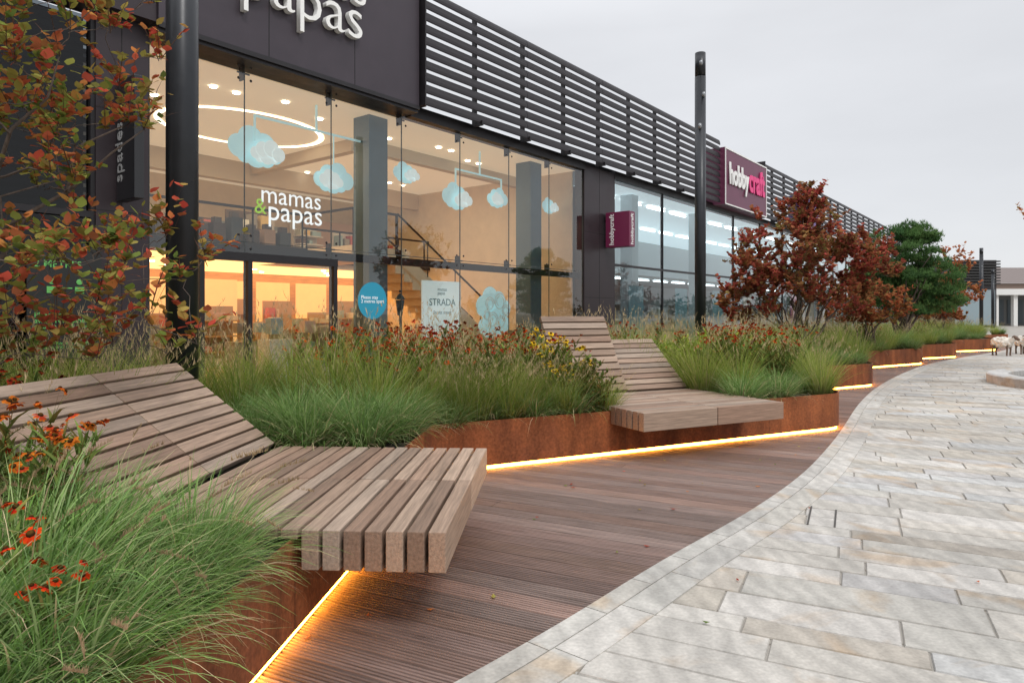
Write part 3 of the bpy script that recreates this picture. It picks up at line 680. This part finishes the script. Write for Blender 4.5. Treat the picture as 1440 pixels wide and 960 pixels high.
def discs(g,c,nrm,r,col,col2):
    V=[];F=[];C=[]
    for p,n_,q,cc in zip(c,nrm,r,col):
        n_=Vector(n_).normalized(); a=n_.orthogonal().normalized(); b=n_.cross(a); np_=11
        for i in range(np_):
            t=2*pi*i/np_+g.uniform(-.1,.1); d=a*math.cos(t)+b*math.sin(t); e=n_.cross(d); o=len(V); rr=q*g.uniform(.85,1.1); dr=g.uniform(.15,.6)
            p0=Vector(p)+d*q*.25; p1=Vector(p)+d*rr*.8-n_*rr*dr*.5; p2=Vector(p)+d*rr-n_*rr*dr
            V+=[p0-e*q*.07,p0+e*q*.07,p1+e*q*.24,p1-e*q*.24,p2+e*q*.17,p2-e*q*.17]; F+=[(o,o+1,o+2,o+3),(o+3,o+2,o+4,o+5)]
            k=g.uniform(.75,1.2); C+=[tuple(np.array(cc)*k)]*4+[tuple(np.array(col2)*k)]*2
        o=len(V); R=q*.42
        for ring_,(zr,rr) in enumerate(((-.1,1),(.35,.9),(.7,.55),(.85,.1))):
            for i in range(8):
                t=2*pi*i/8; V.append(Vector(p)+n_*R*zr*1.1+(a*math.cos(t)+b*math.sin(t))*R*rr); C.append((.05,.022,.01) if ring_<2 else (.11,.055,.015))
        for k_ in range(3):
            for i in range(8): F.append((o+k_*8+i,o+k_*8+(i+1)%8,o+(k_+1)*8+(i+1)%8,o+(k_+1)*8+i))
    return np.array([tuple(v) for v in V]),np.array(F),np.array(C)
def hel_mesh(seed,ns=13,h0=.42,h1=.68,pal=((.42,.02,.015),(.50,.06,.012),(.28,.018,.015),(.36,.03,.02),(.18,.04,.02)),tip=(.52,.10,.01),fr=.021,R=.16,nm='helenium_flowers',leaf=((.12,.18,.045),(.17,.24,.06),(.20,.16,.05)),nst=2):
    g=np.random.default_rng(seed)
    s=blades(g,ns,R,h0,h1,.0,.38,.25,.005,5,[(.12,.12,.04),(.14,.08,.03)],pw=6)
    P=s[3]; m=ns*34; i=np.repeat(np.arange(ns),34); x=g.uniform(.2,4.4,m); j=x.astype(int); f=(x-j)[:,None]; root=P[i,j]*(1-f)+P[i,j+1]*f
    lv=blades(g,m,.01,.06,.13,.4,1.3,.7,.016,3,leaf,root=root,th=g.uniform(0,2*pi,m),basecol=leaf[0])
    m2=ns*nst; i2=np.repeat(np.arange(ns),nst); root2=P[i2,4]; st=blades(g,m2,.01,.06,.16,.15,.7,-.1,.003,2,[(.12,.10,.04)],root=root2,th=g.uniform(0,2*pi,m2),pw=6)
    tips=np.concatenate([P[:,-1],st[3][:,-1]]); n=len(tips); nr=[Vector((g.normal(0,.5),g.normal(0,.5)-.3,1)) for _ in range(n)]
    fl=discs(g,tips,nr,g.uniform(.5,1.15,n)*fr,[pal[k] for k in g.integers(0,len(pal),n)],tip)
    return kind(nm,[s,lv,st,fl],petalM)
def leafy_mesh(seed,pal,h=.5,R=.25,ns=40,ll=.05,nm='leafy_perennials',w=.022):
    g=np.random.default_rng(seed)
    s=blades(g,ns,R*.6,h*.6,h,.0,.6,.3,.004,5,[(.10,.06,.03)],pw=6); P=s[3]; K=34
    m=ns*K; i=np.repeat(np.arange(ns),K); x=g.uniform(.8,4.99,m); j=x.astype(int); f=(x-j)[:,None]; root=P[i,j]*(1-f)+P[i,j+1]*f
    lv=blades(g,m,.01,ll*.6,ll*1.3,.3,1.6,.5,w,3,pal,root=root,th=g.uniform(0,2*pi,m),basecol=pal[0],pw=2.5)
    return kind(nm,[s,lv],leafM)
SM=[ses_mesh(20+i) for i in range(5)]; SF=[ses_mesh(30+i,950,.0082,6,'moor_grass_mound',9) for i in range(4)]; FM=[fea_mesh(40+i) for i in range(6)]; HM=[hel_mesh(60+i) for i in range(3)]
YM=[hel_mesh(70,12,.4,.58,((.75,.45,.02),(.7,.5,.03)),(.8,.55,.03),.023,.16,'yellow_daisies',((.14,.2,.04),(.2,.26,.05)))]
DM=[leafy_mesh(80+i,((.10,.12,.03),(.16,.13,.035),(.08,.12,.03),(.22,.12,.04),(.14,.19,.05))) for i in range(2)]
GM=[leafy_mesh(90+i,((.28,.36,.05),(.36,.42,.07),(.20,.30,.05)),.55,.3,46,nm='lime_green_shrub') for i in range(2)]
PL={}
def put(kinds,x,y,s=1,par=None,rng=random,sz=1):
    kd=rng.choice(kinds); s*=rng.uniform(.86,1.12)
    mt=Matrix.Translation((x,y,.365))@Matrix.Rotation(rng.uniform(0,6.28),4,'Z')@Matrix.Rotation(rng.uniform(-.07,.07),4,'X')@Matrix.Diagonal((s,s,s*sz,1))
    A=np.array(mt,dtype=np.float32); V=kd[1]@A[:3,:3].T+A[:3,3]
    PL.setdefault(kd[0],[]).append((V,kd[2],kd[3]*rng.uniform(.78,1.14),kd[4]))
R0=random.Random(21)
FRn=np.array([(p.x,p.y) for p in FR])
def dfront(x,y):
    p=np.array([x,y]); a=FRn[:-1]; b=FRn[1:]; ab=b-a; t=np.clip(((p-a)*ab).sum(1)/np.maximum((ab**2).sum(1),1e-9),0,1); return float(np.sqrt((((a+ab*t[:,None])-p)**2).sum(1)).min())
POLY=[(p.x,p.y) for p in FR]+back
def inside(x,y):
    c=False; n=len(POLY); j=n-1
    for i in range(n):
        xi,yi=POLY[i]; xj,yj=POLY[j]
        if (yi>y)!=(yj>y) and x<(xj-xi)*(y-yi)/(yj-yi)+xi: c=not c
        j=i
    return c
def bl(x,y,ox,oy,a):
    dx,dy=x-ox,y-oy; return dx*math.cos(a)+dy*math.sin(a), -dx*math.sin(a)+dy*math.cos(a)
for x,y,s in ((-1.10,2.33,.86),(-1.38,2.24,.9),(-1.06,2.0,.85),(-1.36,1.86,1.0),(-1.65,2.3,1.0),(-1.10,1.62,.85),(-1.68,1.98,1),(-1.36,1.5,.95),(-1.95,2.35,.95),(-1.12,1.3,.85),(-2.0,2.0,1)):
    put(SF,x,y,s,rng=R0)
HL=[hel_mesh(68,9,.46,.66,((.5,.09,.015),(.55,.14,.02),(.42,.04,.015),(.45,.05,.02)),(.6,.2,.02),.026,.15,nst=1)]
for x,y,s in ((-1.80,2.42,1.0),(-1.66,2.28,.88),(-1.95,2.5,1.05),(-1.62,2.46,.9)): put(HL,x,y,s,rng=R0)
HF=[hel_mesh(66,4,.34,.48,((.5,.022,.012),(.55,.04,.01)),(.6,.10,.01),.026,.12,nst=1)]
put(HF,-1.16,1.66,.85,rng=R0); put(HF,-1.30,1.84,.95,rng=R0)
for x,y,s in ((-1.75,4.72,.9),(-1.38,4.66,.95),(-1.02,4.7,.9),(-.86,5.02,.9),(-1.25,5.02,1.05),(-1.65,5.1,1),(-2.05,4.95,.9),(-.85,5.3,.8),(-1.1,4.85,1),(-1.5,4.86,1)): put(SM,x,y,s,rng=R0)
for i in range(10):
    a=.18+i*.135; nx,ny=-.446,.895; d=R0.uniform(.10,.2)
    put(FM if i%3 else SM,-.63+.895*a+nx*d,5.43+.446*a+ny*d,.62 if i%3 else .72,rng=R0)
for i in range(8):
    a=.1+i*.16; d=R0.uniform(.32,.48); put(R0.choice([FM,FM,FM,DM]),-.63+.895*a-.446*d,5.43+.446*a+.895*d,.84,rng=R0)
for a,d,k,s in ((1.28,.30,YM,.95),(1.38,.55,YM,1.2),(1.5,.85,YM,1.25),(1.45,.2,DM,.8),(1.62,.15,DM,.8),(1.62,.36,DM,1.0),(1.55,.55,DM,1.15),(1.68,.62,DM,1.15),(1.55,.38,YM,1.0),(1.66,.85,HM,1.0),(1.25,.8,DM,1.1),(1.4,.72,HM,1.1),(1.3,.14,FM,.6),(1.72,.1,FM,.5),(.9,.75,HM,1.15),(.5,.9,HM,1.15)):
    put(k,-.63+.895*a-.446*d,5.43+.446*a+.895*d,s,rng=R0)
pts=[]
tries=0
while tries<11000:
    tries+=1
    y=R0.uniform(2.6,30); x=R0.uniform(-5.8,21)
    if not inside(x,y): continue
    d=dfront(x,y)
    if d<.12: continue
    a,s=bl(x,y,-.255,2.63,A1)
    if -.15<a<1.85 and s<2.25: continue
    if -2.15<x and y<5.25 and x<-.4: continue
    a2,s2=bl(x,y,1.11,5.75,A2)
    if -.10<a2<1.76 and s2<2.1: continue
    if -.95<a2<=-.10 and s2<1.45: continue
    if abs(x+2.27)<.15 and abs(y-4.7)<.15: continue
    if x<-.82*y: continue
    sp=.245 if y<9.5 else .36 if y<18 else .5
    if any((x-p[0])**2+(y-p[1])**2<sp*sp for p in pts): continue
    if d>2.6 and y>8: continue
    if d>3.4: continue
    pts.append((x,y))
    q=R0.random(); low=(-.75<a2<-.1 and .5<s2<1.9)
    if low: put(R0.choice([DM,HM,FM]),x,y,.9,rng=R0)
    elif d<.42 and y>5.0:
        if y>6.9 and q<.7: put(SM,x,y,.85,rng=R0)
        else: put(FM,x,y,.78,rng=R0)
    else:
        hp=.09
        if (x+1.0)**2+(y-6.7)**2<.9 or (x-3.1)**2+(y-8.4)**2<1.0 or (x-1.6)**2+(y-9.2)**2<.6: hp=.66
        if (x-2.3)**2+(y-8.8)**2<.3: put(GM,x,y,1.2,rng=R0)
        elif q<hp: put(HM,x,y,1.18,rng=R0)
        elif q<hp+.07: put(DM,x,y,1.1,rng=R0)
        elif y>11 and q<.45: put(SM,x,y,1.15,rng=R0)
        else: put(FM,x,y,R0.uniform(.86,1.12),rng=R0)
for nm,L_ in PL.items():
    V,F,C=cat(L_); np_obj(nm,V,F,C,L_[0][3])

# ---- trees
def tree(name,loc,env,pal,nc=60,per=70,ls=.05,spread=.22,stems=4,rad=.05,asp=.45,seed=1,base_spread=.15,mode='leaf',nmain=10,bark=barkM,smallr=.006,curl=.6,tn=5,mixk=.6):
    g=np.random.default_rng(seed); r=random.Random(seed); e=empty(name,loc)
    cs=[env(r) for _ in range(nc)]
    w=MB(); nodes=[]
    bases=[Vector((r.uniform(-1,1)*base_spread,r.uniform(-1,1)*base_spread,0)) for _ in range(stems)]
    for i in range(nmain):
        tgt=Vector(cs[i]); b=bases[i%stems]; pts=[];k=10
        c1=b+Vector(((tgt.x-b.x)*.2,(tgt.y-b.y)*.2,(tgt.z)*.55))
        for j in range(k+1):
            s=j/k; p=b*(1-s)**2+c1*2*s*(1-s)+tgt*s*s
            if 0<j<k: p=p+Vector((r.gauss(0,.02),r.gauss(0,.02),r.gauss(0,.01)))*tgt.z
            pts.append(p)
        rs=[rad*(1-.85*j/k)*(1 if i<stems else .6) for j in range(k+1)]; w.tube(pts,rs,7); nodes+=[(p,rs[n]) for n,p in enumerate(pts) if n>2]
    for i in range(nmain,nc):
        tgt=Vector(cs[i]); best=min(nodes,key=lambda q:(q[0]-tgt).length+max(0,q[0].z-tgt.z)*1.5); b=best[0]; pts=[]; k=5
        c1=(b+tgt)/2+Vector((0,0,.12*(tgt-b).length))
        for j in range(k+1):
            s=j/k; pts.append(b*(1-s)**2+c1*2*s*(1-s)+tgt*s*s+Vector((r.gauss(0,.01),r.gauss(0,.01),r.gauss(0,.01))))
        r0=min(best[1]*.7,.02); rs=[r0+(smallr*.5-r0)*j/k for j in range(k+1)]; w.tube(pts,rs,5); nodes+=[(p,rs[n]) for n,p in enumerate(pts) if n>1]
    cc=np.array([tuple(c) for c in cs]); n=nc*per; idx=np.repeat(np.arange(nc),per)
    if mode=='leaf':
        twr=np.repeat(cc,tn,0)+g.normal(0,.01,(nc*tn,3)); tw=blades(g,nc*tn,.01,spread*.8,spread*1.9,.2,1.5,.5*curl,smallr,4,[(.10,.06,.045),(.13,.07,.05)],root=twr,th=g.uniform(0,2*pi,nc*tn),basecol=(.08,.06,.05),pw=8)
        P=tw[3]; m=n; i2=idx*tn+g.integers(0,tn,m); x=g.uniform(.2,3.999,m); j=x.astype(int); f=(x-j)[:,None]; root=P[i2,j]*(1-f)+P[i2,j+1]*f
        ccol=mixpal(g,pal,nc,.3,.3)[idx]
        lf=blades(g,m,.01,ls*.7,ls*1.25,.2,2.2,.5,ls*asp*2.4,3,pal,root=root,th=g.uniform(0,2*pi,m),basecol=None,pw=2.2,tipk=1.0,bl_=.25)
        C=lf[2]*mixk+np.repeat(ccol,8,0)*(1-mixk)
        V=lf[0].reshape(m,4,2,3); ctr=V.mean(2,keepdims=True); sc=np.array([.15,.95,1.1,.3])[None,:,None,None]; V=ctr+(V-ctr)*sc; V=V.reshape(-1,3)
        np_obj('foliage',V,lf[1],C,leafM,e); np_obj('twigs',tw[0],tw[1],tw[2],leafM,e)
    else:
        d=g.normal(0,1,(n//9,3)); d/=np.linalg.norm(d,axis=1,keepdims=True); d[:,2]=np.abs(d[:,2])*.8+d[:,2]*.2
        id9=np.repeat(np.arange(nc),per//9+1)[:n//9]; root=cc[id9]+d*spread*(g.random((n//9,1))**.4)
        root=np.repeat(root,9,0); m=len(root); lf=blades(g,m,.01,ls*.7,ls*1.2,.1,1.3,.1,ls*asp,1,pal,root=root,th=g.uniform(0,2*pi,m),basecol=pal[0],pw=1.2)
        ccol=mixpal(g,pal,nc,.4)[np.repeat(id9,9)]; C=lf[2]*.4+np.repeat(ccol,4,0)*.6
        np_obj('foliage',lf[0],lf[1],C,leafM,e)
    w.obj('trunk_and_branches',bark,e,smooth=True)
    return e
def ellenv(cx,cy,cz,rx,ry,rz,pw=.45):
    def f(r):
        while True:
            v=Vector((r.gauss(0,1),r.gauss(0,1),r.gauss(0,1))).normalized()*(r.random()**pw); return Vector((cx+v.x*rx,cy+v.y*ry,max(.7,cz+v.z*rz)))
    return f
def multienv(L):
    def f(r):
        q=r.random()*sum(l[-1] for l in L)
        for l in L:
            q-=l[-1]
            if q<=0: break
        return ellenv(*l[:6])(r)
    return f
RED=[(.42,.07,.06),(.30,.055,.05),(.50,.13,.08),(.22,.06,.045),(.22,.22,.07),(.42,.20,.08),(.38,.09,.08),(.30,.24,.09)]
tree('serviceberry_tree',(5.75,13.5,.36),multienv([(.0,0,1.95,1.35,1.1,1.15,5),(-1.05,0,1.4,.65,.7,.85,2.4),(1.2,.2,1.75,.75,.8,.95,2.5),(.05,0,2.95,.45,.4,.5,1)]),RED,nc=260,per=90,ls=.072,spread=.2,stems=5,rad=.045,seed=4,nmain=16,base_spread=.25)
PINE=[(.08,.16,.055),(.12,.22,.07),(.05,.11,.045),(.17,.27,.09)]
tree('pine_tree',(10.95,19.1,.36),multienv([(0,0,1.95,1.35,1.2,1.3,5),(.35,0,3.05,.55,.5,.35,1),(.95,0,1.5,.75,.7,.8,1.5),(-.95,0,1.6,.65,.6,.7,1)]),PINE,nc=280,per=430,ls=.10,spread=.25,stems=1,rad=.09,asp=.16,seed=8,nmain=14,mode='pine')
ORG=[(.46,.13,.06),(.34,.10,.05),(.52,.22,.09),(.28,.20,.07),(.44,.17,.09)]
tree('autumn_shrub',(14.9,24.2,.36),multienv([(0,0,1.2,1.7,1.3,.95,5),(.9,0,2.3,.9,.6,1.1,1)]),ORG,nc=120,per=55,ls=.095,spread=.28,stems=5,rad=.04,seed=12,nmain=12,base_spread=.3)
tree('autumn_shrub',(8.6,16.6,.36),multienv([(0,0,1.0,1.0,.9,.7,5)]),ORG[:2]+[(.20,.18,.06)],nc=70,per=55,ls=.08,spread=.22,stems=5,rad=.03,seed=13,nmain=10,base_spread=.3)
MIX=[(.17,.24,.05),(.26,.32,.07),(.50,.07,.05),(.55,.20,.06),(.11,.17,.045),(.58,.10,.07),(.22,.28,.06),(.36,.34,.09),(.30,.06,.04)]
tree('autumn_amelanchier',(-3.1,3.55,.36),multienv([(.35,0,1.2,1.35,.8,.75,4),(.1,0,2.4,1.35,.8,1.0,7),(1.0,-.2,.95,.55,.5,.5,1.2),(.0,-.2,3.3,1.3,.7,.7,5),(-.3,-.1,1.9,.9,.7,.8,3)]),MIX,nc=250,per=40,ls=.052,spread=.19,stems=4,rad=.028,seed=16,nmain=20,base_spread=.2,smallr=.0045,asp=.42,mixk=.8)
tree('crab_apple_tree',(12.75,14.2,.0),multienv([(0,0,3.4,1.75,1.6,1.5,5)]),ORG+MIX[:2],nc=110,per=60,ls=.07,spread=.24,stems=1,rad=.09,seed=18,nmain=10,base_spread=.0)
def treeline():
    g=np.random.default_rng(5); n=18000; ang=g.uniform(-.9,1.3,n); u=np.tan(ang)
    Y=g.uniform(118,150,n); X=u*Y*.9; hh=4.5+2.2*np.sin(X*.06)+1.4*np.sin(X*.17+1)+np.sin(X*.45); Z=g.random(n)**.7*hh
    root=np.stack([X,Y,Z],1); lf=blades(g,n,.01,.9,1.9,.2,2.4,.3,1.3,1,[(.07,.09,.05),(.11,.10,.06),(.05,.07,.04),(.14,.10,.06)],root=root,th=g.uniform(0,6.28,n),basecol=(.06,.07,.04),pw=1.5)
    np_obj('distant_trees',lf[0],lf[1],lf[2],leafM)
treeline()
e=empty('round_stone_kerb',(11.0,11.9,0)); m=MB(); k=56; vs=[];fs=[]
for i in range(k):
    a=2*pi*i/k
    for R,z in ((2.25,0),(2.25,.15),(2.22,.17),(1.93,.17),(1.9,.15),(1.9,0.05)): vs.append((R*math.cos(a),R*math.sin(a),z))
for i in range(k):
    j=(i+1)%k
    for q in range(5): fs.append((i*6+q,j*6+q,j*6+q+1,i*6+q+1))
m.add(vs,fs,(.45,.44,.42)); m.obj('kerb',stoneMat,e); m=MB(); m.cyl(0,0,.02,.06,1.9,1.9,40,(.2,.19,.18)); m.obj('infill',stoneMat,e)
fleeceM=M('pale_fleece',(.66,.62,.55),.9,bump=.4); darkT=M('dark_timber',(.12,.08,.055),.7)
def sheep(x,y,a):
    e=empty('sheep_sculpture',(x,y,0),a); m=MB(); r=random.Random(int(x*10))
    m.ell((0,0,.40),(.19,.30,.165),22,14)
    for _ in range(60):
        t=r.uniform(0,6.28); z=r.uniform(-.8,.95); q=math.sqrt(1-z*z); m.ell((.17*q*math.cos(t),.27*q*math.sin(t),.40+.15*z),(.05,.055,.045),7,5)
    m.tube([(0,-.24,.45),(0,-.31,.52),(0,-.34,.56)],[.10,.08,.06],10)
    m.obj('fleece',fleeceM,e,smooth=True)
    h=MB(); h.tube([(0,-.31,.58),(0,-.37,.555),(0,-.45,.50),(0,-.475,.485)],[.055,.062,.042,.03],10)
    for s in (-1,1): h.tube([(s*.05,-.33,.59),(s*.09,-.33,.585),(s*.125,-.33,.56)],[.02,.022,.008],6)
    for sx in (-1,1):
        h.tube([(sx*.10,-.18,.32),(sx*.10,-.19,.18),(sx*.10,-.18,.03),(sx*.10,-.185,.0)],[.04,.026,.022,.027],8)
        h.tube([(sx*.10,.19,.32),(sx*.105,.17,.24),(sx*.10,.22,.15),(sx*.10,.205,.0)],[.05,.036,.022,.027],8)
    h.obj('head_and_legs',darkT,e,smooth=True)
sheep(15.0,20.9,.5); sheep(16.15,21.6,-.3)
def fallen():
    m=MB(); r=random.Random(2)
    for i in range(80):
        if r.random()<.8: v=r.uniform(1.5,9); u=uedge(v)-abs(r.gauss(0,1.0))
        else: v=r.uniform(1.5,12); u=uedge(v)+r.uniform(0,3)
        x,y=uv2w(u,v); s=r.uniform(.012,.024); a=r.uniform(0,6.28); c=r.choice(MIX+ORG)
        pts=[(x+s*k*math.cos(a+b),y+s*k*math.sin(a+b),.008+zz) for k,b,zz in ((1,0,.006),(.5,1.4,0),(1,pi,.004),(.5,-1.4,.002))]
        m.add(pts,[(0,1,2,3)],c)
    m.obj('fallen_leaves',leafM)
fallen()

# ------------------------------------------------------------------ sky, sun, camera
w=D.worlds.new('World'); SC.world=w; w.use_nodes=True; nt=w.node_tree;N=nt.nodes;L=nt.links; N.clear()
out=N.new('ShaderNodeOutputWorld'); add=N.new('ShaderNodeAddShader')
sky=N.new('ShaderNodeTexSky'); sky.sky_type='NISHITA'; sky.sun_disc=False; sky.sun_elevation=math.radians(48); sky.sun_rotation=math.radians(150)
b1=N.new('ShaderNodeBackground'); b1.inputs[1].default_value=.012; L.new(sky.outputs[0],b1.inputs[0])
tc=N.new('ShaderNodeTexCoord'); sp=N.new('ShaderNodeSeparateXYZ'); L.new(tc.outputs['Generated'],sp.inputs[0])
mr=N.new('ShaderNodeMapRange'); mr.inputs['From Min'].default_value=.38; mr.inputs['From Max'].default_value=1; mr.inputs['To Min'].default_value=.77; mr.inputs['To Max'].default_value=2.2
L.new(sp.outputs['Z'],mr.inputs[0])
mp=N.new('ShaderNodeMapping'); mp.inputs['Scale'].default_value=(1,1,3.2); L.new(tc.outputs['Generated'],mp.inputs[0])
nz=N.new('ShaderNodeTexNoise'); nz.inputs['Scale'].default_value=2.2; nz.inputs['Detail'].default_value=5; nz.inputs['Roughness'].default_value=.5; L.new(mp.outputs[0],nz.inputs['Vector'])
m2=N.new('ShaderNodeMapRange'); m2.inputs['From Min'].default_value=.3; m2.inputs['From Max'].default_value=.7; m2.inputs['To Min'].default_value=.94; m2.inputs['To Max'].default_value=1.06; L.new(nz.outputs['Fac'],m2.inputs[0])
mu=N.new('ShaderNodeMath'); mu.operation='MULTIPLY'; L.new(mr.outputs[0],mu.inputs[0]); L.new(m2.outputs[0],mu.inputs[1])
b2=N.new('ShaderNodeBackground'); b2.inputs[0].default_value=(.96,.97,1,1); L.new(mu.outputs[0],b2.inputs[1])
L.new(b1.outputs[0],add.inputs[0]); L.new(b2.outputs[0],add.inputs[1]); L.new(add.outputs[0],out.inputs[0])
sl=D.lights.new('sun','SUN'); sl.energy=1.3; sl.angle=math.radians(14); sl.color=(1,.96,.9); so=D.objects.new('sun',sl); link(so)
az=math.radians(150); el=math.radians(48); dv=Vector((math.sin(az)*math.cos(el),math.cos(az)*math.cos(el),math.sin(el))); so.rotation_euler=dv.to_track_quat('Z','Y').to_euler()
SC.view_settings.view_transform='Standard'; SC.view_settings.look='None'; SC.view_settings.exposure=0
cam=D.cameras.new('camera'); co=D.objects.new('camera',cam); link(co); co.location=(0,0,1.3); co.rotation_euler=(pi/2,0,0); cam.lens=24; cam.sensor_width=36; cam.shift_y=-40/1440; cam.clip_end=2000; cam.clip_start=.05
SC.camera=co
